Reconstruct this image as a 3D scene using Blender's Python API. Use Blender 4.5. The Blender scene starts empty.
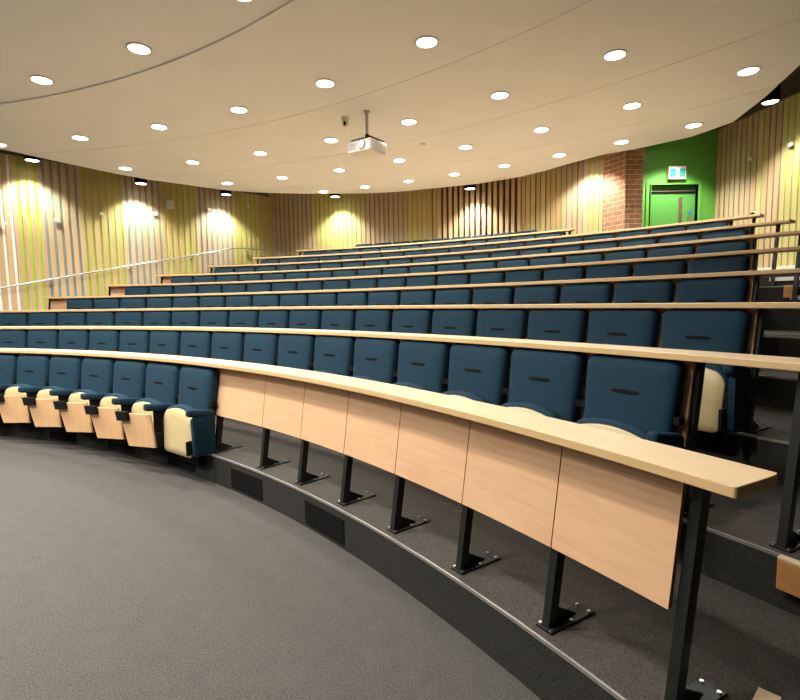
import bpy, bmesh, math, random
from math import sin, cos, pi, radians as rad
from mathutils import Vector, Matrix
random.seed(7)
scn = bpy.context.scene
COL = scn.collection

# ------------------------------------------------------------------ materials
def new_mat(name):
    m = bpy.data.materials.new(name); m.use_nodes = True
    nt = m.node_tree
    return m, nt, nt.nodes['Principled BSDF']

def plain(name, col, rough=.5, metal=0.0, spec=.5, noise=0.0, nscale=60.0, bump=0.0):
    m, nt, b = new_mat(name)
    b.inputs['Base Color'].default_value = (*col, 1)
    b.inputs['Roughness'].default_value = rough
    b.inputs['Metallic'].default_value = metal
    b.inputs['Specular IOR Level'].default_value = spec
    if noise or bump:
        tc = nt.nodes.new('ShaderNodeTexCoord')
        n = nt.nodes.new('ShaderNodeTexNoise'); n.inputs['Scale'].default_value = nscale
        n.inputs['Detail'].default_value = 4
        nt.links.new(tc.outputs['Object'], n.inputs['Vector'])
        if noise:
            r = nt.nodes.new('ShaderNodeValToRGB')
            r.color_ramp.elements[0].position = .3; r.color_ramp.elements[1].position = .7
            r.color_ramp.elements[0].color = (*[c*(1-noise) for c in col], 1)
            r.color_ramp.elements[1].color = (*[min(1, c*(1+noise)) for c in col], 1)
            nt.links.new(n.outputs['Fac'], r.inputs['Fac'])
            nt.links.new(r.outputs['Color'], b.inputs['Base Color'])
        if bump:
            bp = nt.nodes.new('ShaderNodeBump'); bp.inputs['Strength'].default_value = bump
            bp.inputs['Distance'].default_value = .004
            nt.links.new(n.outputs['Fac'], bp.inputs['Height'])
            nt.links.new(bp.outputs['Normal'], b.inputs['Normal'])
    return m

def wood(name, c1, c2, scale=(3, 3, 40), rough=.38, spec=.4):
    m, nt, b = new_mat(name)
    b.inputs['Roughness'].default_value = rough
    b.inputs['Specular IOR Level'].default_value = spec
    tc = nt.nodes.new('ShaderNodeTexCoord'); mp = nt.nodes.new('ShaderNodeMapping')
    mp.inputs['Scale'].default_value = scale
    n = nt.nodes.new('ShaderNodeTexNoise'); n.inputs['Scale'].default_value = 1.0
    n.inputs['Detail'].default_value = 5; n.inputs['Roughness'].default_value = .6
    r = nt.nodes.new('ShaderNodeValToRGB')
    r.color_ramp.elements[0].position = .32; r.color_ramp.elements[1].position = .68
    r.color_ramp.elements[0].color = (*c1, 1); r.color_ramp.elements[1].color = (*c2, 1)
    nt.links.new(tc.outputs['Object'], mp.inputs['Vector']); nt.links.new(mp.outputs['Vector'], n.inputs['Vector'])
    nt.links.new(n.outputs['Fac'], r.inputs['Fac']); nt.links.new(r.outputs['Color'], b.inputs['Base Color'])
    return m

def carpet(name, col, var=.35):
    m, nt, b = new_mat(name)
    b.inputs['Roughness'].default_value = .95
    b.inputs['Specular IOR Level'].default_value = .15
    tc = nt.nodes.new('ShaderNodeTexCoord')
    n = nt.nodes.new('ShaderNodeTexNoise'); n.inputs['Scale'].default_value = 130; n.inputs['Detail'].default_value = 3
    n2 = nt.nodes.new('ShaderNodeTexNoise'); n2.inputs['Scale'].default_value = 9; n2.inputs['Detail'].default_value = 6
    n2.inputs['Roughness'].default_value = .7
    mx = nt.nodes.new('ShaderNodeMath'); mx.operation = 'MULTIPLY_ADD'; mx.inputs[1].default_value = .6
    nt.links.new(tc.outputs['Object'], n.inputs['Vector']); nt.links.new(tc.outputs['Object'], n2.inputs['Vector'])
    mul = nt.nodes.new('ShaderNodeMath'); mul.operation = 'MULTIPLY'; mul.inputs[1].default_value = .12
    nt.links.new(n2.outputs['Fac'], mul.inputs[0])
    nt.links.new(n.outputs['Fac'], mx.inputs[0]); nt.links.new(mul.outputs[0], mx.inputs[2])
    r = nt.nodes.new('ShaderNodeValToRGB')
    r.color_ramp.elements[0].position = .25; r.color_ramp.elements[1].position = .47
    r.color_ramp.elements[0].color = (*[c*(1-var) for c in col], 1); r.color_ramp.elements[1].color = (*[c*(1+var) for c in col], 1)
    nt.links.new(mx.outputs[0], r.inputs['Fac']); nt.links.new(r.outputs['Color'], b.inputs['Base Color'])
    bp = nt.nodes.new('ShaderNodeBump'); bp.inputs['Strength'].default_value = .5; bp.inputs['Distance'].default_value = .006
    nt.links.new(n.outputs['Fac'], bp.inputs['Height']); nt.links.new(bp.outputs['Normal'], b.inputs['Normal'])
    return m

def emit(name, col, s):
    m, nt, b = new_mat(name)
    b.inputs['Base Color'].default_value = (*col, 1)
    b.inputs['Emission Color'].default_value = (*col, 1)
    b.inputs['Emission Strength'].default_value = s
    return m

def brick_mat(name):
    m, nt, b = new_mat(name)
    b.inputs['Roughness'].default_value = .9
    tc = nt.nodes.new('ShaderNodeTexCoord')
    br = nt.nodes.new('ShaderNodeTexBrick')
    br.inputs['Scale'].default_value = 1.0
    br.inputs['Brick Width'].default_value = .27; br.inputs['Row Height'].default_value = .098
    br.inputs['Mortar Size'].default_value = .007; br.inputs['Mortar Smooth'].default_value = .2
    br.inputs['Color1'].default_value = (.42, .20, .10, 1); br.inputs['Color2'].default_value = (.30, .145, .08, 1)
    br.inputs['Mortar'].default_value = (.60, .46, .29, 1)
    br.inputs['Bias'].default_value = 0
    nt.links.new(tc.outputs['UV'], br.inputs['Vector'])
    n = nt.nodes.new('ShaderNodeTexNoise'); n.inputs['Scale'].default_value = 14
    nt.links.new(tc.outputs['UV'], n.inputs['Vector'])
    mx = nt.nodes.new('ShaderNodeMix'); mx.data_type = 'RGBA'; mx.blend_type = 'OVERLAY'; mx.inputs['Factor'].default_value = .35
    nt.links.new(br.outputs['Color'], mx.inputs['A']); nt.links.new(n.outputs['Fac'], mx.inputs['B'])
    nt.links.new(mx.outputs['Result'], b.inputs['Base Color'])
    bp = nt.nodes.new('ShaderNodeBump'); bp.invert = True; bp.inputs['Strength'].default_value = .6; bp.inputs['Distance'].default_value = .01
    nt.links.new(br.outputs['Fac'], bp.inputs['Height']); nt.links.new(bp.outputs['Normal'], b.inputs['Normal'])
    return m

M = {}
M['fabric'] = plain('blue_fabric', (.0052, .027, .047), .85, spec=.25, noise=.18, nscale=220, bump=.25)
M['fabric_dark'] = plain('dark_blue_fabric', (.005, .024, .040), .9, spec=.2, noise=.15, nscale=220, bump=.2)
M['shell'] = wood('cream_shell', (.45, .355, .18), (.50, .40, .21), (6, 6, 30), .45)
M['tablet'] = wood('tablet_wood', (.60, .35, .17), (.68, .42, .22), (30, 30, 4), .45)
M['top'] = wood('beech_top', (.55, .385, .21), (.61, .44, .25), (5, 5, 5), .35)
M['top_edge'] = wood('beech_edge', (.55, .37, .17), (.62, .43, .21), (5, 5, 60), .4)
M['panel'] = wood('beech_panel', (.565, .335, .19), (.625, .395, .225), (4, 4, 34), .42)
M['panel_edge'] = plain('panel_edge', (.28, .11, .03), .5)
M['black'] = plain('black_metal', (.012, .014, .013), .38, metal=.3)
M['black_matte'] = plain('black_matte', (.006, .006, .006), .8, spec=.15)
M['chrome'] = plain('bolt_steel', (.6, .6, .58), .3, metal=1)
M['steel'] = plain('brushed_steel', (.48, .46, .43), .38, metal=1)
M['carpet'] = carpet('grey_carpet', (.067, .064, .057))
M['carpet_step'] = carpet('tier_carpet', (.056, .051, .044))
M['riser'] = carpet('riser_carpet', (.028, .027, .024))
M['nosing'] = plain('aluminium_nosing', (.30, .29, .27), .5, metal=.6)
M['nosing_light'] = plain('pale_nosing', (.70, .66, .58), .6)
M['vent'] = plain('vent_black', (.007, .007, .007), .9, spec=.05)
M['ceiling'] = plain('ceiling_paint', (.755, .765, .78), .9, noise=.015, nscale=2)
M['upper'] = plain('dark_upper_wall', (.10, .075, .045), .9)
M['batten'] = wood('oak_batten', (.46, .31, .155), (.57, .41, .22), (9, 9, .6), .55)
M['batten_b'] = wood('pale_batten', (.48, .35, .19), (.58, .43, .25), (9, 9, .6), .55)
M['batten_y'] = wood('yellow_batten', (.50, .41, .17), (.58, .48, .22), (9, 9, .6), .55)
M['strip_g'] = plain('lime_strip', (.33, .48, .03), .6)
M['strip_b'] = plain('blue_grey_strip', (.19, .26, .26), .6)
M['strip_w'] = plain('white_strip', (.80, .76, .70), .6)
M['strip_k'] = plain('dark_gap', (.012, .007, .005), .8)
M['strip_n'] = plain('brown_gap', (.15, .085, .04), .7)
M['brick'] = brick_mat('red_brick')
M['green'] = plain('green_paint', (.13, .44, .06), .5, noise=.03, nscale=3)
M['green_door'] = plain('green_door_paint', (.105, .37, .07), .4)
M['green_shade'] = plain('green_head_shade', (.05, .22, .03), .5)  # door green darkened to carry the shade of the head recess
M['white'] = plain('white_plastic', (.75, .73, .70), .4)
M['white2'] = plain('off_white_plastic', (.62, .60, .55), .45)
M['grey'] = plain('grey_plastic', (.40, .39, .37), .5)
M['glow'] = emit('lamp_glow', (1.0, .93, .80), 14)
M['glow2'] = emit('washer_glow', (1.0, .93, .80), 9)
M['lens'] = emit('projector_lens', (.75, .85, 1.0), .9)
M['sign_teal'] = emit('exit_sign_teal', (.04, .34, .26), .12)
M['sign_white'] = emit('exit_sign_white', (.85, .95, .92), .35)
M['blue_dot'] = plain('blue_sticker', (.05, .25, .5), .4)
M['glass'] = plain('vision_glass', (.14, .085, .06), .2, noise=.8, nscale=28)
M['block'] = wood('orange_oak_block', (.36, .17, .05), (.44, .22, .07), (8, 8, 30), .5)
M['block_top'] = wood('pale_oak', (.55, .42, .26), (.62, .48, .30), (20, 20, 6), .5)
M['floor_front'] = M['carpet']

# ------------------------------------------------------------------ mesh helpers
class MB:
    def __init__(s): s.v = []; s.f = []; s.mi = []; s.uv = {}
    def add(s, verts, faces, mi=0):
        o = len(s.v); s.v += [tuple(v) for v in verts]
        for f in faces: s.f.append(tuple(i+o for i in f)); s.mi.append(mi)
        return s
    def hexa(s, p, mi=0):  # p: 8 points, bottom 4 ccw then top 4
        return s.add(p, [(3, 2, 1, 0), (4, 5, 6, 7), (0, 1, 5, 4), (1, 2, 6, 5), (2, 3, 7, 6), (3, 0, 4, 7)], mi)
    def box(s, c, d, mi=0):
        x, y, z = c; a, b, h = d[0]/2, d[1]/2, d[2]/2
        return s.hexa([(x-a, y-b, z-h), (x+a, y-b, z-h), (x+a, y+b, z-h), (x-a, y+b, z-h),
                       (x-a, y-b, z+h), (x+a, y-b, z+h), (x+a, y+b, z+h), (x-a, y+b, z+h)], mi)
    def obox(s, o, ux, uy, r, mi=0):   # oriented box: origin o, axes ux,uy (2D), ranges r=(x0,x1,y0,y1,z0,z1)
        def P(a, b, z): return (o[0]+ux[0]*a+uy[0]*b, o[1]+ux[1]*a+uy[1]*b, z)
        x0, x1, y0, y1, z0, z1 = r
        return s.hexa([P(x0, y0, z0), P(x1, y0, z0), P(x1, y1, z0), P(x0, y1, z0),
                       P(x0, y0, z1), P(x1, y0, z1), P(x1, y1, z1), P(x0, y1, z1)], mi)
    def prism(s, poly, z0, z1, mi=0, mi_side=None):
        n = len(poly); o = len(s.v)
        s.v += [(p[0], p[1], z0) for p in poly]+[(p[0], p[1], z1) for p in poly]
        s.f.append(tuple(o+i for i in reversed(range(n)))); s.mi.append(mi)
        s.f.append(tuple(o+n+i for i in range(n))); s.mi.append(mi)
        for i in range(n):
            j = (i+1) % n
            s.f.append((o+i, o+j, o+n+j, o+n+i)); s.mi.append(mi if mi_side is None else mi_side)
        return s
    def cyl(s, c, r, z0, z1, n=20, mi=0, r2=None, mi_top=None, mi_bot=None):
        r2 = r if r2 is None else r2; o = len(s.v)
        s.v += [(c[0]+r*cos(2*pi*i/n), c[1]+r*sin(2*pi*i/n), z0) for i in range(n)]
        s.v += [(c[0]+r2*cos(2*pi*i/n), c[1]+r2*sin(2*pi*i/n), z1) for i in range(n)]
        s.f.append(tuple(o+i for i in reversed(range(n)))); s.mi.append(mi if mi_bot is None else mi_bot)
        s.f.append(tuple(o+n+i for i in range(n))); s.mi.append(mi if mi_top is None else mi_top)
        for i in range(n):
            j = (i+1) % n; s.f.append((o+i, o+j, o+n+j, o+n+i)); s.mi.append(mi)
        return s
    def loft(s, rings, mi=0, cap=True, closed=True):
        n = len(rings[0]); o = len(s.v)
        for r in rings: s.v += [tuple(p) for p in r]
        for k in range(len(rings)-1):
            for i in range(n if closed else n-1):
                j = (i+1) % n
                s.f.append((o+k*n+i, o+k*n+j, o+(k+1)*n+j, o+(k+1)*n+i)); s.mi.append(mi)
        if cap:
            s.f.append(tuple(o+i for i in reversed(range(n)))); s.mi.append(mi)
            e = o+(len(rings)-1)*n
            s.f.append(tuple(e+i for i in range(n))); s.mi.append(mi)
        return s
    def tube(s, pts, r, n=10, mi=0):
        rings = []
        pts = [Vector(p) for p in pts]
        for i, p in enumerate(pts):
            d = (pts[min(i+1, len(pts)-1)]-pts[max(i-1, 0)]).normalized()
            a = d.cross(Vector((0, 0, 1)))
            if a.length < 1e-3: a = Vector((1, 0, 0))
            a.normalize(); b = d.cross(a)
            rings.append([p+a*r*cos(2*pi*k/n)+b*r*sin(2*pi*k/n) for k in range(n)])
        return s.loft(rings, mi)
    def build(s, name, mats, parent=None, smooth=False, bevel=0, fixn=True):
        me = bpy.data.meshes.new(name); me.from_pydata(s.v, [], s.f)
        if not isinstance(mats, (list, tuple)): mats = [mats]
        for m in mats: me.materials.append(m)
        for p, i in zip(me.polygons, s.mi): p.material_index = i
        if fixn:
            bm = bmesh.new(); bm.from_mesh(me); bmesh.ops.recalc_face_normals(bm, faces=bm.faces); bm.to_mesh(me); bm.free()
        if smooth:
            for p in me.polygons: p.use_smooth = True
            try: me.set_sharp_from_angle(angle=rad(smooth if smooth > 1 else 40))
            except Exception: pass
        o = bpy.data.objects.new(name, me); COL.objects.link(o)
        if parent is not None: o.parent = parent
        if bevel:
            md = o.modifiers.new('bevel', 'BEVEL'); md.width = bevel; md.segments = 2; md.limit_method = 'ANGLE'
        return o

def thing(name, label, cat, loc=(0, 0, 0), rz=0, group=None):
    o = bpy.data.objects.new(name, None); COL.objects.link(o); o.empty_display_size = .1
    o.location = loc; o.rotation_euler = (0, 0, rz); tag(o, label, cat, group); return o
def tag(o, label, cat, group=None):
    o['label'] = label; o['category'] = cat
    if group: o['group'] = group
    return o
def struct(o): o['kind'] = 'structure'; return o

ORD = ['zeroth', 'first', 'second', 'third', 'fourth', 'fifth', 'sixth', 'seventh', 'eighth', 'ninth', 'tenth', 'eleventh',
       'twelfth', 'thirteenth', 'fourteenth', 'fifteenth', 'sixteenth', 'seventeenth', 'eighteenth', 'nineteenth', 'twentieth']

# ------------------------------------------------------------------ plan geometry (metres, camera stands at x=y=0)
CX, CY = -7.851, -3.372
def pol(R, th, z=None):
    t = rad(th); x, y = CX+R*sin(t), CY+R*cos(t)
    return (x, y) if z is None else (x, y, z)
def DR(k): return 9.865+.9586*(k-1)+.0017*(k-1)*(k-2)/2
def DH(k): return 1.010+.2245*(k-1)+.0028*(k-1)*(k-2)/2
def FZ(k): return 0 if k == 0 else DH(k)-.766
def RN(k): return DR(k)-.028
L0 = Vector((-7.87, 10.59)); LD = Vector((.679, .734)).normalized(); LN = Vector((.734, -.679)).normalized()  # left wall, LN into room
def lw(t, off=0): p = L0+LD*t+LN*off; return (p.x, p.y)
R0 = Vector((6.85, 11.2)); R1 = Vector((7.10, 9.10)); RDv = (R1-R0).normalized(); RNv = Vector((RDv.y, -RDv.x))
if RNv.x > 0: RNv = -RNv
def rw(t, off=0): p = R0+RDv*t+RNv*off; return (p.x, p.y)
RB = 19.0
def circ_line(R, p, d, far):
    q = Vector((p[0]-CX, p[1]-CY)); b = q.dot(d); c = q.dot(q)-R*R; D = b*b-c
    if D < 0: return None
    t = -b+math.sqrt(D) if far else -b-math.sqrt(D)
    h = q+d*t; return math.degrees(math.atan2(h.x, h.y))
def thL(R):
    return circ_line(R, L0, LD, True) + .05
def thR(R):
    if R < 15.6: return 76.0
    a = circ_line(R, R0, RDv, False)
    return 76.0 if a is None else a-.05

# ------------------------------------------------------------------ setting
# front floor
mb = MB(); mb.prism([(-14.4, 3.5), (-12, -6), (8.9, -6), (7.65, 4.5), (7.2, 8.0), (-7, 10.5)], -.2, 0)
struct(mb.build('floor', M['carpet']))
# tiers
def arc(R, a, b, n=64): return [pol(R, a+(b-a)*i/n) for i in range(n+1)]
for k in range(1, 10):
    Ri = RN(k); Ro = RN(k+1) if k < 9 else RB-.005
    if k <= 7: a0, b0, a1, b1 = thL(Ri), thR(Ri), thL(Ro), thR(Ro)
    elif k == 8: a0, b0, a1, b1 = thL(Ri), thR(Ri), thL(Ro), 40.2
    else: a0, b0, a1, b1 = thL(Ri), 40.2, 12.75, 39.9
    inner = arc(Ri, a0, b0); outer = arc(Ro, a1, b1)
    if k == 8:
        ext = [pol(RN(9), 40.2), (4.42, 11.13), (4.99, 10.66), (4.99, 11.18), (6.82, 11.18)]
        poly = inner+[rw(1.2, .02)]+list(reversed(ext))+list(reversed(outer))
        poly = inner+list(reversed(ext[1:]))+list(reversed(outer))
    else:
        poly = inner+list(reversed(outer))
    mb = MB(); n = len(poly)
    z0, z1 = max(FZ(k)-.5, -.02), FZ(k)
    mb.prism(poly, z0, z1, 0, 1)
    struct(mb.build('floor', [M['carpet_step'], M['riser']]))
    # nosing strip
    e = thR(Ri) if k < 9 else 40.2
    rings = []
    a = a0
    for i in range(65):
        th = a+(e-a)*i/64
        rings.append([pol(Ri-.003, th, z1-.012), pol(Ri-.003, th, z1+.002), pol(Ri+.007, th, z1+.002), pol(Ri+.007, th, z1-.012)])
    mb = MB(); mb.loft(rings)
    t = struct(mb.build('trim_%d' % k, M['nosing']))

# slatted walls -----------------------------------------------------------
def slats(name, path, length, z0, z1, seq, pitch=.155, wood_w=.105, t0=0.0, depth=.014, fins=False):
    """path(t, off)->(x,y); battens over coloured strips; seq(t)->(batten mat index, strip mat index)"""
    mats = [M['batten'], M['batten_b'], M['batten_y'], M['strip_g'], M['strip_b'], M['strip_w'], M['strip_k'], M['strip_n'], M['upper']]
    mb = MB(); t = t0
    while t < length-1e-6:
        w = min(pitch, length-t)
        bm_i, st_i = seq(t)
        a, b = path(t, 0), path(t+w, 0); a2, b2 = path(t, -.06), path(t+w, -.06)
        mb.hexa([(*a2, z0), (*b2, z0), (*b, z0), (*a, z0), (*a2, z1), (*b2, z1), (*b, z1), (*a, z1)], st_i)
        ww = min(wood_w, w)
        p, q = path(t, 0), path(t+ww, 0); p2, q2 = path(t, depth), path(t+ww, depth)
        mb.hexa([(*p, z0), (*q, z0), (*q2, z0), (*p2, z0), (*p, z1), (*q, z1), (*q2, z1), (*p2, z1)], bm_i)
        t += pitch
    return struct(mb.build(name, mats))
def seq_left(t):
    r = random.random()
    if t < -7: return (0, 7)
    if t < .0: return (0, 5)
    if t < .42: return (0, 3)
    if t < 1.2: return (0, 4)
    if t < 2.0: return (0, 3)
    if t < 2.9: return (1 if r < .4 else 0, 4)
    if t < 3.75: return (2 if r < .4 else 0, 3)
    if t < 4.85: return (1 if r < .5 else 0, 4)
    return (2 if r < .5 else 0, 3)
slats('wall_left', lw, 6.30, -.02, 4.60, seq_left, .148, .094, t0=-.148*70+.03)
mb = MB()
for z0, z1, o in ((4.60, 5.42, -.02), (4.60, 4.64, .06)):
    a, b = lw(-10.3, o), lw(6.1, o); a2, b2 = lw(-10.3, -.08), lw(6.1, -.08)
    mb.hexa([(*a2, z0), (*b2, z0), (*b, z0), (*a, z0), (*a2, z1), (*b2, z1), (*b, z1), (*a, z1)])
struct(mb.build('trim_10', M['upper']))

def bw(t, off=0, th0=12.72): return pol(RB-off, th0+math.degrees(t/RB))
arcT = lambda th: rad(th-12.72)*RB
T1, T2, T3 = arcT(27.95), arcT(34.55), arcT(40.14)
def seq_back(t):
    r = random.random()
    if t < 1.25: return (1 if r < .3 else 0, 4)
    if t < 2.75: return (2 if r < .75 else 1, 3)
    if t < 4.0: return (0, 4)
    return (0, 3 if r < .55 else 7)
slats('wall_back_left', bw, T1, 1.9, 4.9, seq_back, .14, .098, t0=-.42)
slats('wall_back_centre', bw, T2, 1.9, 4.9, lambda t: (0, 6), .150, .085, t0=T1, depth=.06)
def seq_back2(t):
    r = random.random()
    if t < T2+.9: return (2 if r < .35 else 0, 3 if r > .4 else 7)
    return (1 if r < .7 else 0, [4, 7, 3][int(random.random()*3)])
slats('wall_back_right', bw, T3, 1.8, 4.9, seq_back2, .12, .092, t0=T2)
mb = MB()
for i in range(40):
    ta, tb = T3*i/40, T3*(i+1)/40
    a, b, a2, b2 = bw(ta, .05), bw(tb, .05), bw(ta, -.08), bw(tb, -.08)
    mb.hexa([(*a2, 4.9), (*b2, 4.9), (*b, 4.9), (*a, 4.9), (*a2, 5.42), (*b2, 5.42), (*b, 5.42), (*a, 5.42)])
struct(mb.build('trim_11', M['upper']))

# brick pier with UVs in metres
def brickwall(name, pts, z0, z1):
    me = bpy.data.meshes.new(name); v = []; f = []; uv = []
    u = 0
    for i in range(len(pts)-1):
        a, b = Vector(pts[i]), Vector(pts[i+1]); l = (b-a).length; o = len(v)
        v += [(*a, z0), (*b, z0), (*b, z1), (*a, z1)]; f.append((o, o+1, o+2, o+3))
        uv += [(u, z0), (u+l, z0), (u+l, z1), (u, z1)]; u += l
    o = len(v)   # closing top and back
    v += [(*p, z1) for p in pts]; f.append(tuple(range(o, o+len(pts)))); uv += [(p[0], p[1]) for p in pts]
    me.from_pydata(v, [], f); me.materials.append(M['brick'])
    l = me.uv_layers.new(name='UVMap')
    for i, c in enumerate(uv): l.data[i].uv = c
    ob = bpy.data.objects.new(name, me); COL.objects.link(ob); return struct(ob)
brickwall('wall_brick', [(4.40, 11.15), (4.63, 10.60), (4.99, 10.60), (4.99, 11.30), (4.5, 11.40)], 1.7, 5.42)

# green door wall (real recess) -------------------------------------------
GY = 11.2
X_L, X_R = 5.40, 6.46      # opening
ZB, ZT = FZ(8), 3.93
mb = MB()
mb.box(((4.95+X_L)/2, GY+.06, 3.62), (X_L-4.95, .12, 3.6))
mb.box(((X_R+6.9)/2, GY+.06, 3.62), (6.9-X_R, .12, 3.6))
mb.box(((X_L+X_R)/2, GY+.06, (ZT+5.42)/2), (X_R-X_L, .12, 5.42-ZT))
struct(mb.build('wall_door', M['green']))
door = thing('door_1', '', ''); del door['label']; del door['category']; struct(door)
mb = MB()
for x0, x1, z0, z1 in ((X_L-.07, X_L, ZB, ZT+.07), (X_R, X_R+.07, ZB, ZT+.07), (X_L, X_R, ZT, ZT+.07)):
    mb.box(((x0+x1)/2, GY+.05, (z0+z1)/2), (x1-x0, .15, z1-z0))
mb.box((X_L+.035, GY+.05, (ZB+ZT)/2), (.012, .16, ZT-ZB))
mb.build('door_frame', M['green'], door, bevel=.006)
mb = MB(); mb.box(((X_L+X_R)/2, GY+.115, (ZB+3.80)/2), (X_R-X_L-.01, .045, 3.80-ZB)); leaf = mb.build('door_leaf', M['green_door'], door, bevel=.004)
mb = MB(); mb.box(((X_L+X_R)/2, GY+.13, 3.865), (X_R-X_L, .06, .13)); mb.build('head_gap_shade', M['green_shade'], door)  # solid fill above the leaf, the gap's shade put into its colour
mb = MB(); mb.box(((X_L+X_R)/2, GY+.085, 3.815), (X_R-X_L-.02, .03, .022)); mb.box(((X_L+X_R)/2, GY+.088, 3.785), (X_R-X_L-.02, .025, .035), 1)
mb.build('door_closer_track', [M['steel'], M['black_matte']], door)
mb = MB(); mb.box((6.135, GY+.090, 3.23), (.075, .012, .90)); mb.build('vision_panel', M['glass'], leaf)
bmd = MB(); rings = []
for r, y in ((.045, GY+.093), (.045, GY+.085), (.02, GY+.083)):
    rings.append([(6.335+r*cos(2*pi*i/20), y, 3.36+r*sin(2*pi*i/20)) for i in range(20)])
bmd.loft(rings); bmd.build('round_sticker', M['blue_dot'], leaf)
mb = MB(); mb.box((6.335, GY+.088, 3.20), (.085, .01, .16)); mb.build('push_plate', M['steel'], leaf)

# emergency exit sign
sg = thing('exit_sign', 'small white and teal emergency exit sign above the green door', 'sign', (5.955, GY, 4.165))
mb = MB(); mb.box((0, -.045, 0), (.37, .085, .27)); mb.build('sign_case', M['white'], sg, bevel=.006)
mb = MB(); mb.box((-.098, -.0895, -.005), (.125, .006, .17)); mb.box((.098, -.0895, -.005), (.125, .006, .17)); mb.build('teal_panel', M['sign_teal'], sg)
mb = MB(); mb.box((0, -.0895, -.005), (.07, .006, .17)); mb.build('white_panel', M['sign_white'], sg)
fig = MB()
def stroke(a, b, w):
    a, b = Vector(a), Vector(b); d = (b-a).normalized(); nrm = Vector((-d.y, d.x))*w/2
    q = [a+nrm, a-nrm, b-nrm, b+nrm]
    fig.hexa([(p.x, -.093, p.y) for p in q]+[(p.x, -.096, p.y) for p in q])
fig.loft([[(.012+.011*cos(2*pi*i/12), y, .052+.011*sin(2*pi*i/12)) for i in range(12)] for y in (-.093, -.096)])
stroke((.008, .038), (-.002, -.005), .018); stroke((-.002, -.005), (.016, -.035), .011); stroke((.016, -.035), (.008, -.065), .010)
stroke((-.004, -.005), (-.014, -.04), .011); stroke((-.014, -.04), (-.028, -.05), .010)
stroke((.006, .034), (-.018, .015), .008); stroke((.01, .032), (.026, .012), .008)
fig.build('running_figure', M['sign_teal'], sg)

# right wall
def seq_right(t):
    r = random.random()
    if t < .95: return (1 if r < .4 else 0, [4, 7, 4][int(r*3)])
    return (2 if r < .75 else 1, 3 if r < .85 else 7)
slats('wall_right', rw, 17.0, 2.06, 5.08, seq_right, .135, .103)
mb = MB()
a, b, a2, b2 = rw(0, -.02), rw(17, -.02), rw(0, -.2), rw(17, -.2)
mb.hexa([(*a2, -.2), (*b2, -.2), (*b, -.2), (*a, -.2), (*a2, 2.06), (*b2, 2.06), (*b, 2.06), (*a, 2.06)], 1)
mb.hexa([(*a2, 5.08), (*b2, 5.08), (*b, 5.08), (*a, 5.08), (*a2, 5.42), (*b2, 5.42), (*b, 5.42), (*a, 5.42)])
a, b = rw(0, .06), rw(17, .06)
mb.hexa([(*a2, 5.05), (*b2, 5.05), (*b, 5.05), (*a, 5.05), (*a2, 5.09), (*b2, 5.09), (*b, 5.09), (*a, 5.09)])
struct(mb.build('trim_12', [M['upper'], M['riser']]))
# pale skirting on the landing along the right wall
mb = MB(); a, b, a2, b2 = rw(.05, .05), rw(4.0, .05), rw(.05, 0), rw(4.0, 0)
mb.hexa([(*a2, 1.874), (*b2, 1.874), (*b, 1.874), (*a, 1.874), (*a2, 2.06), (*b2, 2.06), (*b, 2.06), (*a, 2.06)])
struct(mb.build('baseboard_right', M['nosing_light']))
# unseen front wall behind the camera, added to bounce light; closing pieces
mb = MB(); mb.prism([(-14.9, 3.4), (-15.1, 3.3), (-12.7, -6.2), (9.2, -6.2), (9.2, -6), (-12.5, -6)], -.2, 5.42)
mb.prism([(8.85, -6.1), (9.1, -6.1), (9.1, -5.6), (8.85, -5.6)], -.2, 5.42)
struct(mb.build('wall_front_bounce', plain('bounce_wall_dim', (.25, .24, .22), .8)))  # tone kept dark so less light bounces onto the near ceiling

# ceiling ---------------------------------------------------------------
edge = [(-9.6, 4.6), (-8.3, 6.62), (-6.77, 8.97), (-6.52, 9.34), (-6.15, 9.98), (-5.75, 10.67), (-5.30, 11.20), (-4.83, 11.61), (-4.40, 12.02), (-3.97, 12.34), (-3.4, 12.57), (-2.86, 12.70),
        (-2.25, 12.79), (-1.66, 12.84), (-1.05, 12.87), (-.43, 12.84), (.25, 12.67), (.91, 12.40), (1.85, 12.02), (2.66, 11.45), (3.08, 10.95), (3.40, 10.42), (3.81, 9.85),
        (4.42, 9.37), (4.93, 8.84), (5.19, 8.14), (4.99, 7.17), (4.73, 6.23), (4.35, 4.6), (4.2, 2.5), (4.2, -5.9), (-11.0, -5.9)]
def outside(poly, R):
    """the part of the raft outline that lies beyond radius R (one run of the outline, closed by the arc)"""
    rr = lambda p: math.hypot(p[0]-CX, p[1]-CY)-R
    n = len(poly); run = []
    for i in range(n):
        a, b = poly[i], poly[(i+1) % n]; ra, rb = rr(a), rr(b)
        if ra > 0: run.append(a)
        if (ra > 0) != (rb > 0):
            lo, hi = 0.0, 1.0
            for _ in range(40):
                m = (lo+hi)/2; pm = (a[0]+(b[0]-a[0])*m, a[1]+(b[1]-a[1])*m)
                if (rr(pm) > 0) == (ra > 0): lo = m
                else: hi = m
            run.append(pm)
    # run starts with the left crossing and ends with the right crossing
    tl = math.degrees(math.atan2(run[0][0]-CX, run[0][1]-CY)); tr = math.degrees(math.atan2(run[-1][0]-CX, run[-1][1]-CY))
    return run+[pol(R, tr+(tl-tr)*i/150) for i in range(1, 150)]
# stepped ceiling raft: the soffit steps down a little at each arc towards the back wall
bands = [(10.75, 4.233), (12.70, 4.214), (14.60, 4.208), (16.30, 4.203), (40.0, 4.198)]
mb = MB()
for i, (R, z0) in enumerate(bands):
    mb.prism(edge if i == 0 else outside(edge, bands[i-1][0]), z0, 4.40+.001*i)
struct(mb.build('ceiling', M['ceiling']))
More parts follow.
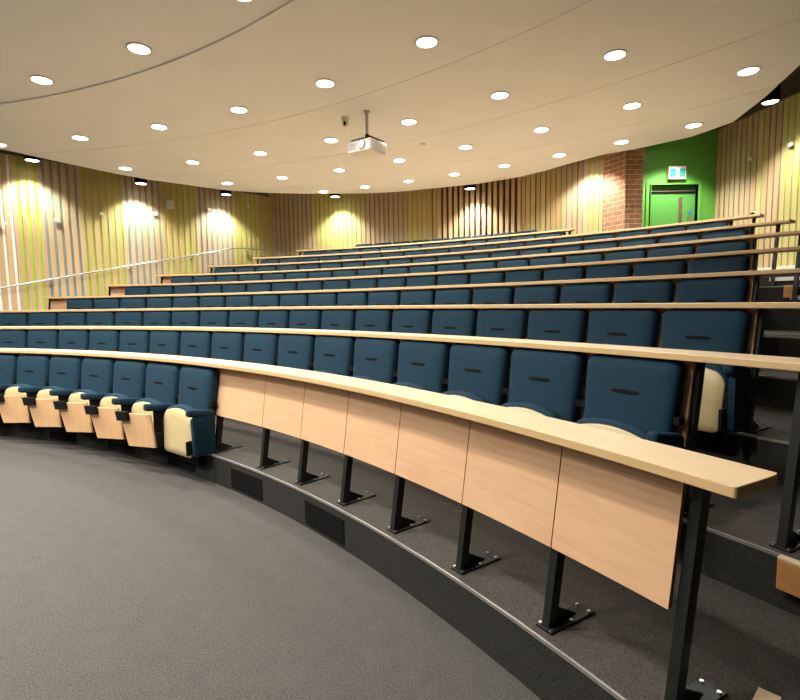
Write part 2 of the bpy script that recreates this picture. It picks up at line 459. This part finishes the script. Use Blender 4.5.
# dark upper deck above the ceiling raft
mb = MB(); mb.prism([(-15, 3), (-12.6, -6.2), (9.2, -6.2), (8.0, 6), (7.3, 11.6), (4.0, 12.6), (2.5, 13.6), (-2, 16), (-4.2, 16)], 5.40, 5.5)
struct(mb.build('ceiling', M['upper']))

# ------------------------------------------------------------------ curved desks
ENDS = {1: (15.9, 61.90), 2: (10.2, 61.3), 3: (5.2, 59.6), 4: (6.16, 57.8), 5: (8.27, 56.3), 6: (10.30, 54.6), 7: (12.56, 52.74), 8: (14.90, 50.61), 9: (17.16, 39.73)}
ROWS = {0: (16.60, 39.36, 7), 1: (10.95, 57.95, 16), 2: (6.07, 57.25, 19), 3: (8.15, 55.35, 19), 4: (10.1, 53.8, 19), 5: (11.55, 52.45, 19),
        6: (13.15, 51.22, 19), 7: (15.45, 49.3, 18), 8: (17.75, 39.1, 12), 9: (21.05, 36.18, 9)}
EXTRA = {2: 60.2, 3: 58.9, 4: 57.1, 5: 55.7, 6: 54.06, 7: 52.2, 8: 50.27, 9: 39.45}

def make_desk(k):
    R, H, zf = DR(k), DH(k), FZ(k); a, b = ENDS[k]
    lab = {1: 'nearest curved beech desk ledge with tan front panels on black posts',
           9: 'shortest topmost curved beech desk ledge below the slatted back wall'}.get(k,
           'curved beech desk ledge, %s up from the paneled front ledge' % ORD[k-1])
    d = thing('curved_desk', lab, 'desk', (*pol(R, (a+b)/2), zf), 0, 'curved desk ledges')
    inv = Vector(d.location)
    def fin(o): o.location = -inv; return o
    n = max(24, int((b-a)*1.6)); dep, th = .215, .032
    rings = []; er = math.degrees(.012/R)
    for i in range(n+1):
        t = a+(b-a)*i/n
        rings.append([pol(R, t, H-.018), pol(R, t, H+.014), pol(R+dep, t, H+.014), pol(R+dep, t, H-.018)])
    # rounded corner at the far right end
    for s in (0.4, .75, 1.0):
        t = b+er*s; c = .05*(1-math.sqrt(max(0, 1-s*s)))
        rings.append([pol(R+c*.15, t, H-.018), pol(R+c*.15, t, H+.014), pol(R+dep-c, t, H+.014), pol(R+dep-c, t, H-.018)])
    mb = MB(); mb.loft(rings)
    top_faces = []
    mb.mi = []
    for f in mb.f:
        zz = [mb.v[i][2] for i in f]
        mb.mi.append(0 if (min(zz) > H+.01) else 1)
    fin(mb.build('worktop', [M['top'], M['top_edge']], d, bevel=.003))
    # panel seams
    if k == 1:
        seams = [39.13, 43.1, 46.07, 49.02, 51.98, 55.07, 58.09, 60.80]
        s = 39.13
        while s-3.253 > a: s -= 3.253; seams.insert(0, s)
        seams.insert(0, a)
    else:
        s0, s1, cnt = ROWS[k-1]; p = (s1-s0)/cnt
        seams = [s0+p*i for i in range(cnt+1)]
        while seams[0]-p > a: seams.insert(0, seams[0]-p)
        if seams[0]-a > .6: seams.insert(0, a+.34)
    pt, pb = H-.0195, zf+.323
    def rf(z): return R+.112-(pt-z)/(pt-pb)*.062          # panel front radius at z
    g = math.degrees(.0025/R)
    for i in range(len(seams)-1):
        t0, t1 = seams[i]+g, seams[i+1]-g; m = 4; rings = []
        for j in range(m+1):
            t = t0+(t1-t0)*j/m
            rings.append([pol(rf(pb), t, pb), pol(rf(pt), t, pt), pol(rf(pt)+.018, t, pt), pol(rf(pb)+.018, t, pb)])
        mb = MB(); mb.loft(rings)
        if k == 1:
            mb.mi[-1] = 1; mb.mi[-2] = 1
        fin(mb.build('modesty_panel', [M['panel'], M['panel_edge']], d))
    # posts
    posts = list(seams)
    if k == 1: posts[-1] = 60.95
    if k >= 4: posts[0] = a+.14
    if k in EXTRA: posts.append(EXTRA[k])
    for t in posts:
        dt = math.degrees(.017/R)
        def pr(z): return R+.022+(z-zf)/.70*.108
        z0, z1 = zf, H-.02
        mb = MB()
        q = []
        for z in (z0, z1):
            q += [pol(pr(z), t-dt, z), pol(pr(z), t+dt, z), pol(pr(z)+.045, t+dt, z), pol(pr(z)+.045, t-dt, z)]
        mb.hexa(q)
        # small top bracket under the ledge
        q = [pol(R+.14, t-dt, H-.022), pol(R+.14, t+dt, H-.022), pol(R+.20, t+dt, H-.022), pol(R+.20, t-dt, H-.022)]
        mb.hexa(q+[(x, y, H-.0185) for x, y, z in q])
        po = fin(mb.build('post', M['black'], d))
        # base plate with gusset and bolts
        mb = MB(); w = math.degrees(.038/R)
        q = [pol(R+.014, t-w, zf), pol(R+.014, t+w, zf), pol(R+.27, t+w, zf), pol(R+.27, t-w, zf)]
        mb.hexa(q+[(x, y, zf+.009) for x, y, z in q])
        gw = math.degrees(.005/R)
        for s in (-1,):
            tt = t
            pA = [pol(R+.07, tt-gw, zf+.009), pol(R+.20, tt-gw, zf+.009), pol(R+.085, tt-gw, zf+.075)]
            pB = [pol(R+.07, tt+gw, zf+.009), pol(R+.20, tt+gw, zf+.009), pol(R+.085, tt+gw, zf+.075)]
            mb.add(pA+pB, [(0, 1, 2), (5, 4, 3), (0, 3, 4, 1), (1, 4, 5, 2), (2, 5, 3, 0)])
        if k <= 3:
            for rr in (.028, .14, .245):
                for s in (-.72, .72):
                    c = pol(R+rr, t+w*s); mb.cyl(c, .0075, zf+.008, zf+.016, 8, 1)
        fin2 = mb.build('base_plate', [M['black'], M['chrome']], po)
    return d
for k in range(1, 10): make_desk(k)

# ------------------------------------------------------------------ chairs
def rrect(w0, w1, z0, z1, rb, rt, arch=0, ins=0, n=5):
    """closed outline in x-z; bottom width w0, top width w1, corner radii, arched top"""
    pts = []
    def corner(cx, cz, r, a0):
        for i in range(n+1):
            a = a0+pi/2*i/n; pts.append((cx+r*cos(a), cz+r*sin(a)))
    h0, h1 = w0/2-ins, w1/2-ins; zz0, zz1 = z0+ins, z1-ins
    rb, rt = max(rb-ins, .006), max(rt-ins, .006)
    corner(h1-rt, zz1-rt, rt, 0)
    m = 6
    top = []
    for i in range(1, m):
        x = (h1-rt)*(1-2*i/m); top.append((x, zz1))
    pts += top
    corner(-h1+rt, zz1-rt, rt, pi/2); corner(-h0+rb, zz0+rb, rb, pi)
    for i in range(1, m):
        x = -(h0-rb)*(1-2*i/m); pts.append((x, zz0))
    corner(h0-rb, zz0+rb, rb, 3*pi/2)
    if arch:
        pts = [(x, z+arch*(1-(x/max(h1, 1e-6))**2)*max(0, min(1, (z-(z0+z1)/2)/((z1-z0)/2)))) for x, z in pts]
    return pts
def sweep(rings, yfun):
    return [[(x, yfun(y, z), z) for x, z in o] for o, y in rings]

def chair_parts(kind):
    """list of (name, mesh object, parent index) in chair space: origin on its floor behind the backrest, +y towards the stage"""
    root = bpy.data.objects.new('auditorium_chair', None); COL.objects.link(root)
    # backrest
    tilt = lambda z: (.966-z)*.14
    mb = MB(); O = lambda ins: rrect(.475, .520, .40, .966, .035, .055, ins=ins)
    mb.loft(sweep([(O(.02), .0), (O(.004), .008), (O(0), .025), (O(0), .055), (O(.006), .074), (O(.020), .086), (O(.045), .092), (O(.10), .096)], lambda y, z: y+tilt(z)))
    back = mb.build('backrest', M['fabric'], root, smooth=60)
    # stitched pull slot
    mb = MB(); rings = []
    for y, s in ((.080, 1), (.0985, 1), (.0995, .8)):
        rings.append([(.080*s*(abs(cos(a))**.5)*(1 if cos(a) >= 0 else -1), y+tilt(.79)+.0, .79+.0115*s*sin(a)) for a in [2*pi*i/20 for i in range(20)]])
    mb.loft(rings); mb.build('stitched_slot', M['black_matte'], back)
    # tipped-up seat: cushion with wooden shell
    st = lambda z: .265-(z-.25)*.06
    mb = MB(); O = lambda ins: rrect(.45, .485, .255, .600, .05, .07, arch=.055, ins=ins)
    mb.loft(sweep([(O(.05), -.085), (O(.015), -.075), (O(0), -.05), (O(-.004), -.02), (O(.0), .0), (O(.006), .008)], lambda y, z: y+st(z)))
    seat = mb.build('seat_cushion', M['fabric'], root, smooth=60)
    mb = MB(); O2 = lambda ins: rrect(.445, .468, .235, .582, .045, .06, arch=.05, ins=ins)
    mb.loft(sweep([(O2(.012), .004), (O2(.0), .010), (O2(0), .018), (O2(.006), .024), (O2(.06), .030)], lambda y, z: y+st(z)))
    sh = mb.build('seat_shell', M['shell'], seat, smooth=50)
    # black side frames, hinge plates, rear mount
    for s in (-1, 1):
        mb = MB(); mb.box((s*.250, .20, .38), (.016, .17, .24)); mb.box((s*.246, .305, .335), (.022, .07, .12))
        mb.build('side_frame', M['black_matte'], root, bevel=.003)
        mb = MB(); mb.box((s*.262, .085, .68), (.028, .05, .035)); mb.build('back_bracket', M['black_matte'], root)
    mb = MB(); mb.box((0, .19, .38), (.47, .08, .10)); mb.box((0, .16, .24), (.34, .065, .20))
    mb.build('mounting_bracket', M['black_matte'], root)
    if kind == 'tablet' or kind == 'end':
        L = .34 if kind == 'end' else .42
        y0 = .10 if kind == 'end' else .13
        mb = MB(); rings = []
        prof = [(0, .010, .018), (.015, .024, .030), (.05, .030, .034), (.5, .031, .034), (.92, .030, .033), (.975, .026, .028), (1, .012, .016)]
        for s, hw, hh in prof:
            y = y0+(L-y0)*s
            rings.append([(-.274+hw*(abs(cos(a))**.6)*(1 if cos(a) >= 0 else -1), y, .610+hh*(abs(sin(a))**.6)*(1 if sin(a) >= 0 else -1)+.045*(s-.4)) for a in [2*pi*i/16 for i in range(16)]])
        mb.loft(rings); mb.build('armrest', M['fabric'], root, smooth=60)
    if kind == 'end':
        mb = MB(); O3 = lambda ins: [(y, z) for y, z in rrect(.19, .20, .26, .590, .03, .03, ins=ins)]
        rings = [[(-.285+dx, .205+y, z) for y, z in O3(i)] for i, dx in ((.02, -.024), (.0, -.018), (0, .018), (.02, .024))]
        mb.loft(rings); mb.build('side_panel', M['fabric_dark'], root, smooth=50)
    if kind == 'tablet':
        def tp(x, z, o=0): return (x, .400-.16*x*-1+o-(.5-z)*.10, z)
        q = [(-.285, .262), (.06, .245), (.11, .553), (-.28, .565)]
        mb = MB(); mb.hexa([tp(x, z) for x, z in q]+[tp(x, z, .018) for x, z in q])
        tb = mb.build('writing_tablet', M['tablet'], root, bevel=.003)
        hq = ((-.02, .492), (.113, .486), (.12, .570), (-.02, .575))
        mb = MB(); mb.hexa([tp(x, z, .019) for x, z in hq]+[tp(x, z, .05) for x, z in hq])
        mb.build('tablet_hinge', M['black_matte'], tb)
        mb = MB(); mb.box((-.274, .25, .44), (.016, .18, .30)); mb.build('arm_support', M['black_matte'], root)
    return root
def copy_tree(o, parent=None):
    c = o.copy(); COL.objects.link(c)
    if parent is not None: c.parent = parent
    for ch in list(o.children):
        copy_tree(ch, c)
    return c
PROTO = {}
ROWNAME = {0: 'the front floor row', 1: 'the row behind the paneled desk'}
def rowname(k):
    if k in ROWNAME: return ROWNAME[k]
    if k == 9: return 'the short topmost row'
    return 'the %s raised row' % ORD[k]
for k, (a, b, n) in ROWS.items():
    p = (b-a)/n
    Rb_ = (DR(k+1) if k < 9 else DR(9)+.9722) + .1; zf = FZ(k)
    for i in range(n):
        th = a+p*(i+.5); from_right = n-i
        if k == 0: kind = 'end' if i == n-1 else 'tablet'
        else: kind = 'end' if i == n-1 else 'plain'
        if kind not in PROTO:
            r = chair_parts(kind); PROTO[kind] = r
        else:
            r = copy_tree(PROTO[kind])
        r.location = (*pol(Rb_, th), zf); r.rotation_euler = (0, 0, pi-rad(th))
        if k == 0:
            lab = ('blue tip-up seat with dark side panel, right end of the front floor row' if i == n-1 else
                   'blue tip-up seat with stowed wooden tablet, %s from left in the front floor row' % ORD[i+1])
        elif i == n-1:
            lab = 'blue tip-up seat with end armrest, rightmost in %s' % rowname(k)
        else:
            lab = 'blue tip-up seat, %s from the right end of %s' % (ORD[from_right], rowname(k))
        tag(r, lab, 'chair', 'tip-up seats of '+rowname(k))

# ------------------------------------------------------------------ riser vents
for j, c in enumerate((24.45, 30.42, 36.39, 42.36, 48.32)):
    R = RN(1); w = 1.31
    lab = {4: 'black rectangular riser vent nearest the camera below the front posts', 3: 'black rectangular riser vent just right of the front floor seats'}.get(j,
          'dark riser vent under the front floor seats, %s from left' % ORD[j+1])
    v = thing('riser_vent', lab, 'vent', (*pol(R, c), .03), 0, 'riser vents'); inv = Vector(v.location)
    mb = MB(); rings = []
    for i in range(5):
        t = c-w+2*w*i/4; rings.append([pol(R-.006, t, .028), pol(R-.006, t, .188), pol(R+.001, t, .188), pol(R+.001, t, .028)])
    mb.loft(rings); o = mb.build('vent_plate', M['vent'], v); o.location = -inv
    mb = MB()
    for s in range(7):
        z = .042+s*.0215; rings = []
        for i in range(5):
            t = c-w*.93+2*w*.93*i/4; rings.append([pol(R-.0075, t, z), pol(R-.0075, t, z+.006), pol(R-.005, t, z+.010), pol(R-.005, t, z)])
        mb.loft(rings)
    o = mb.build('louvre', M['vent'], v); o.location = -inv

# ------------------------------------------------------------------ half steps in the right aisle, wooden end blocks
for k in range(6, 9):
    t0 = {2: 61.0, 3: 60.0, 4: 58.2, 5: 56.7, 6: 55.0, 7: 53.4, 8: 51.6}[k]
    Ro, Ri = RN(k)-.008, RN(k)-.42; z0, z1 = FZ(k-1), (FZ(k-1)+FZ(k))/2
    t1 = min(t0+5.5, 70 if k < 7 else thR(Ri)-.3)
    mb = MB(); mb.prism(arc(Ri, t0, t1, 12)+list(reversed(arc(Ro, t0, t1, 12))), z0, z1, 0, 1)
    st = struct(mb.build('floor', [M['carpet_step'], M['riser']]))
    mb = MB(); rings = []
    for i in range(13):
        t = t0+(t1-t0)*i/12; rings.append([pol(Ri-.008, t, z1-.045), pol(Ri-.008, t, z1+.004), pol(Ri+.035, t, z1+.004), pol(Ri+.035, t, z1-.045)])
    mb.loft(rings); struct(mb.build('trim_%d' % (20+k), M['nosing_light']))
def block(R, th, w, d, z0, z1, label):
    b = thing('wooden_end_block', label, 'block', (*pol(R, th), z0), pi-rad(th), 'wooden step end blocks')
    mb = MB(); mb.box((0, 0, (z1-z0)/2-.006), (w, d, z1-z0-.012)); mb.build('oak_body', M['block'], b, bevel=.004)
    mb = MB(); mb.box((0, 0, z1-z0-.006), (w, d, .012)); mb.build('pale_cap', M['block_top'], b, bevel=.003)
block(RN(2)-.02, 60.66, .12, .034, FZ(2)-.13, FZ(2)+.006, 'orange oak block on the dark riser under the second ledge, right edge')
block(RN(7)-.035, 53.0, .12, .06, FZ(7)-.14, FZ(7)+.004, 'small orange oak block on the upper aisle step near the right wall')
b = tag(MB().box((0, 0, .006), (.10, .06, .012)).build('card', M['block_top']), 'small pale card lying on the carpet by the nearest post, bottom edge', 'card')
b.location = (1.125, 1.478, FZ(1)); b.rotation_euler = (0, 0, .75)

# ------------------------------------------------------------------ handrail on the left wall
hr = thing('handrail', 'long stainless steel handrail sloping up the left slatted wall', 'handrail', (*lw(0, .05), 1.98))
inv = Vector(hr.location)
ptsr = [(-1.6, 1.60), (-.29, 1.92), (1.56, 2.33), (3.95, 2.84), (4.80, 3.04), (5.0, 3.065), (5.7, 3.06), (5.84, 3.05)]
mb = MB(); mb.tube([(*lw(t, .14), z) for t, z in ptsr]+[(*lw(5.9, .10), 3.03), (*lw(5.9, .045), 3.02)], .017, 10)
o = mb.build('rail', M['steel'], hr, smooth=60); o.location = -inv
for t, z in ((-.9, 1.77), (.6, 2.117), (2.2, 2.466), (3.7, 2.787), (5.3, 3.063)):
    mb = MB(); mb.tube([(*lw(t, .045), z-.09), (*lw(t, .11), z-.08), (*lw(t, .14), z-.02)], .009, 8); mb.cyl(lw(t, .05), .035, z-.12, z-.06, 12)
    o = mb.build('rail_bracket', M['steel'], hr, smooth=60); o.location = -inv

# ------------------------------------------------------------------ lights
def spot(name, loc, power, angle, blend, radius, parent=None, col=(1, .955, .885)):
    l = bpy.data.lights.new(name, 'SPOT'); l.energy = power; l.spot_size = rad(angle); l.spot_blend = blend
    l.shadow_soft_size = radius; l.color = col
    o = bpy.data.objects.new(name, l); COL.objects.link(o); o.location = loc
    if parent is not None: o.parent = parent
    return o
P_DOWN, P_WASH, P_STAGE = 165, 340, 420
LROWS = [(10.40, [29.6, 20.3, 38.8, 10.9], 'nearest'), (12.13, [42.4-7.28*i for i in range(6)], 'second'),
         (13.86, [47.9-6.23*i for i in range(7)], 'third'), (15.50, [51.1-5.12*i for i in range(8)], 'fourth'), (17.05, [47.1-3.75*i for i in range(8)], 'farthest')]
def ceil_z(R):
    for Rb_, z0 in bands:
        if R < Rb_: return z0
STAGE = bpy.data.lights.new('stage_lamp', 'SPOT'); STAGE.energy = P_STAGE; STAGE.spot_size = rad(160); STAGE.spot_blend = .8; STAGE.shadow_soft_size = .12; STAGE.color = (1, .955, .885)
proto_l = None
VIS = {0: [39.4, 30.2, 21.0], }
for ri, (R, ths, nm) in enumerate(LROWS):
    vis = sorted([t for t in ths if not ((ri == 0 and (t > 45 or t < 15)) or (ri == 1 and t > 45))], reverse=True)
    for t in ths:
        z = ceil_z(R)
        if proto_l is None:
            f = thing('ceiling_downlight', '', 'light')
            mb = MB(); rings = []
            for r, zz in ((.098, 0), (.125, -.003), (.128, -.010), (.118, -.016), (.100, -.012), (.098, -.004)):
                rings.append([(r*cos(2*pi*i/28), r*sin(2*pi*i/28), zz) for i in range(28)])
            mb.loft(rings, cap=False); mb.build('trim_ring', M['white'], f, smooth=60)
            mb = MB(); mb.cyl((0, 0), .104, -.013, -.003, 28); mb.build('diffuser', M['glow'], f)
            spot('lamp', (0, 0, -.05), P_DOWN, 150, .8, .09, f)
            proto_l = f
        else:
            f = copy_tree(proto_l)
        f.location = (*pol(R, t), z)
        if t in vis:
            lab = 'glowing round ceiling downlight, %s from the right in the %s ceiling arc' % (ORD[vis.index(t)+1], nm)
        else:
            lab = 'round ceiling downlight beyond the picture edge, %s ceiling arc, %s' % (nm, 'far left' if t < 15 else ('nearer one' if t < 50 else 'farther one'))
        tag(f, lab, 'light', 'downlights of the %s ceiling arc' % nm)

# stage-side downlights over the open floor, in the same ceiling
for R, ths in ((8.4, (2, 14, 26, 38, 50)), (6.0, (8, 28, 48)), (3.4, (30,))):
    for t in ths:
        f = copy_tree(proto_l); f.location = (*pol(R, t), ceil_z(R))
        tag(f, 'round stage downlight over the open front floor, beyond the top of the picture', 'light', 'stage downlights')
        for ch in f.children:
            if ch.type == 'LIGHT': ch.data = STAGE
CANS = [((-7.33, 10.55, 4.45), 'black cylinder wall washer at the far left over white wall strips'),
        ((-5.92, 12.08, 4.32), 'black cylinder wall washer on the left wall, above the white wall box'),
        ((-4.48, 13.63, 4.37), 'black cylinder wall washer on the left wall above the handrail end'),
        ((-1.70, 14.16, 4.38), 'black wall washer lighting the yellow-green back wall slats'),
        ((1.74, 12.54, 4.19), 'wall washer lighting the dark-gapped back wall slats'),
        ((3.97, 10.96, 4.49), 'wall washer just left of the brick pier'),
        ((5.77, 10.52, 4.74), 'wall washer above the green door and exit sign'),
        ((6.40, 9.06, 4.81), 'large black wall washer by the right slatted wall, upper right')]
proto_c = None
for (x, y, z), lab in CANS:
    if proto_c is None:
        f = thing('wall_washer', '', 'light')
        mb = MB(); rings = []
        for r, zz in ((.115, .03), (.135, 0), (.137, .02), (.137, .33), (.12, .345), (.02, .35)):
            rings.append([(r*cos(2*pi*i/28), r*sin(2*pi*i/28), zz) for i in range(28)])
        mb.loft(rings, cap=False); mb.build('can_body', M['black_matte'], f, smooth=40)
        mb = MB(); mb.cyl((0, 0), .116, .012, .02, 28); mb.build('lamp_face', M['glow2'], f)
        mb = MB(); mb.cyl((0, 0), .012, .34, .62, 8); mb.build('drop_rod', M['black_matte'], f)
        spot('lamp', (0, 0, -.01), P_WASH, 116, .6, .10, f)
        proto_c = f
    else: f = copy_tree(proto_c)
    f.location = (x, y, z); tag(f, lab, 'light', 'black wall washers')
    for ch in f.children:
        if ch.name.startswith('drop_rod'): ch.scale.z = 1.0; ch.location.z = 0
# rods reach the upper deck
for o in list(COL.objects):
    if o.name.startswith('drop_rod'):
        need = 5.41-o.parent.location.z
        o.scale.z = need/.62*1.0

# ------------------------------------------------------------------ projector etc.
pj = thing('projector', 'white ceiling projector with round lens hanging on a pole', 'projector', (-.42, 7.49, 3.69), pi-rad(34.4))
mb = MB(); O = lambda ins: rrect(.42, .42, -.085, .085, .03, .03, ins=ins)
mb.loft([[(x, y, z) for x, z in O(i)] for i, y in ((.02, -.19), (0, -.17), (0, .18), (.015, .20))]); body = mb.build('projector_body', M['white'], pj, smooth=40)
mb = MB(); rings = []
for r, y in ((.062, .195), (.062, .225), (.05, .23), (.046, .215)):
    rings.append([(-.06+r*cos(2*pi*i/24), y, .012+r*sin(2*pi*i/24)) for i in range(24)])
mb.loft(rings, cap=False); mb.build('lens_ring', M['grey'], body, smooth=40)
mb = MB(); rings = [[(-.06+r*cos(2*pi*i/24), y, .012+r*sin(2*pi*i/24)) for i in range(24)] for r, y in ((.047, .212), (.04, .222), (.015, .226))]
mb.loft(rings); mb.build('lens', M['lens'], body, smooth=60)
mb = MB()
for i in range(5): mb.box((.11, .201, -.045+i*.02), (.14, .006, .010))
mb.build('vent_slot', M['grey'], body)
mb = MB(); mb.box((0, .0, .10), (.34, .30, .03)); mb.box((-.16, 0, .10), (.03, .34, .035)); mb.build('mount_plate', M['black_matte'], pj)
mb = MB(); mb.cyl((0, 0), .028, .11, .20, 14, 1); mb.cyl((0, 0), .022, .20, ceil_z(13.1)-3.69+.002, 14, 0); mb.cyl((0, 0), .05, ceil_z(13.1)-3.69-.012, ceil_z(13.1)-3.69+.002, 16, 0)
mb.build('ceiling_pole', [M['grey'], M['black_matte']], pj, smooth=40)
cm = thing('ceiling_camera', 'small grey ceiling camera left of the projector pole', 'camera', (-.75, 7.72, ceil_z(13.2)))
mb = MB(); mb.cyl((0, 0), .055, -.03, .001, 18); mb.build('camera_base', M['white2'], cm, smooth=40)
mb = MB(); rings = []
for i in range(7):
    a = -pi/2*i/6; rings.append([(.05*cos(a)*cos(2*pi*j/16)+1e-4*j, .05*cos(a)*sin(2*pi*j/16)-.01, -.075+.06*sin(a)) for j in range(16)])
rings.insert(0, [(.05*cos(2*pi*j/16), .05*sin(2*pi*j/16), -.03) for j in range(16)])
mb.loft(rings); mb.build('camera_head', M['white2'], cm, smooth=60)
mb = MB(); mb.box((.0, -.058, -.10), (.03, .02, .05)); mb.build('camera_lens', M['black_matte'], cm)
mb = MB(); mb.cyl((0, 0), .045, -.022, .001, 18, r2=.055); sd = tag(mb.build('smoke_detector', M['white2'], smooth=40), 'small white smoke detector on the ceiling right of the projector', 'detector')
sd.location = (.45, 9.0, ceil_z(15.0))

# wall box and step-light fittings
mb = MB(); mb.box((0, 0, 0), (.17, .10, .20)); wb = tag(mb.build('wall_speaker', M['white2'], bevel=.01), 'small white box speaker high on the left slatted wall', 'speaker')
wb.location = (*lw(3.19, .095), 4.0); wb.rotation_euler = (0, 0, math.atan2(LD.y, LD.x))
FIT = [(-.13, 3.21), (.77, 3.38), (1.66, 3.61), (2.84, 3.74), (4.23, 4.01), (5.39, 4.25)]
for i, (t, z) in enumerate(FIT):
    mb = MB(); mb.box((0, 0, 0), (.09, .03, .06)); o = tag(mb.build('wall_fitting', M['white'], bevel=.004), 'tiny white wall fitting, %s from left on the left slatted wall' % ORD[i+1], 'fitting', 'small white wall fittings')
    o.location = (*lw(t, .06), z); o.rotation_euler = (0, 0, math.atan2(LD.y, LD.x))
for i, (t, z, lab) in enumerate(((.95, 4.19, 'tiny white wall fitting on the right wall, nearer the green door'), (1.85, 4.2, 'tiny white wall fitting on the right wall, farther from the green door'))):
    mb = MB(); mb.box((0, 0, 0), (.09, .03, .06)); o = tag(mb.build('wall_fitting', M['white'], bevel=.004), lab, 'fitting', 'small white wall fittings')
    o.location = (*rw(t, .06), z); o.rotation_euler = (0, 0, math.atan2(RDv.y, RDv.x))
t = thing('table_clip', 'tiny dark and white clip standing on the right end of the second-highest ledge', 'clip', pol(DR(8)+.09, 50.3, DH(8)+.013))
mb = MB(); mb.box((-.018, 0, .018), (.04, .04, .036)); mb.build('clip_base', M['black_matte'], t, bevel=.004)
mb = MB(); mb.box((.016, 0, .026), (.028, .04, .052)); mb.build('clip_head', M['white'], t, bevel=.004)
bpy.context.view_layer.update()

# ------------------------------------------------------------------ world, camera, view
w = bpy.data.worlds.new('world'); scn.world = w; w.use_nodes = True
w.node_tree.nodes['Background'].inputs[0].default_value = (1, .9, .75, 1); w.node_tree.nodes['Background'].inputs[1].default_value = .3
cam = bpy.data.cameras.new('camera'); co = bpy.data.objects.new('camera', cam); COL.objects.link(co)
cam.sensor_width = 36; cam.lens = 509.15/800*36; cam.clip_start = .05
pitch, roll = .0934, -.0154
co.matrix_world = Matrix.Translation((0, 0, 1.51)) @ Matrix.Rotation(pi/2-pitch, 4, 'X') @ Matrix.Rotation(roll, 4, 'Z')
scn.camera = co
scn.view_settings.view_transform = 'Standard'; scn.view_settings.look = 'None'
scn.view_settings.gamma = 1; scn.view_settings.use_curve_mapping = False
scn.view_settings.exposure = 0.36
scn.cycles.max_bounces = 12; scn.cycles.diffuse_bounces = 6
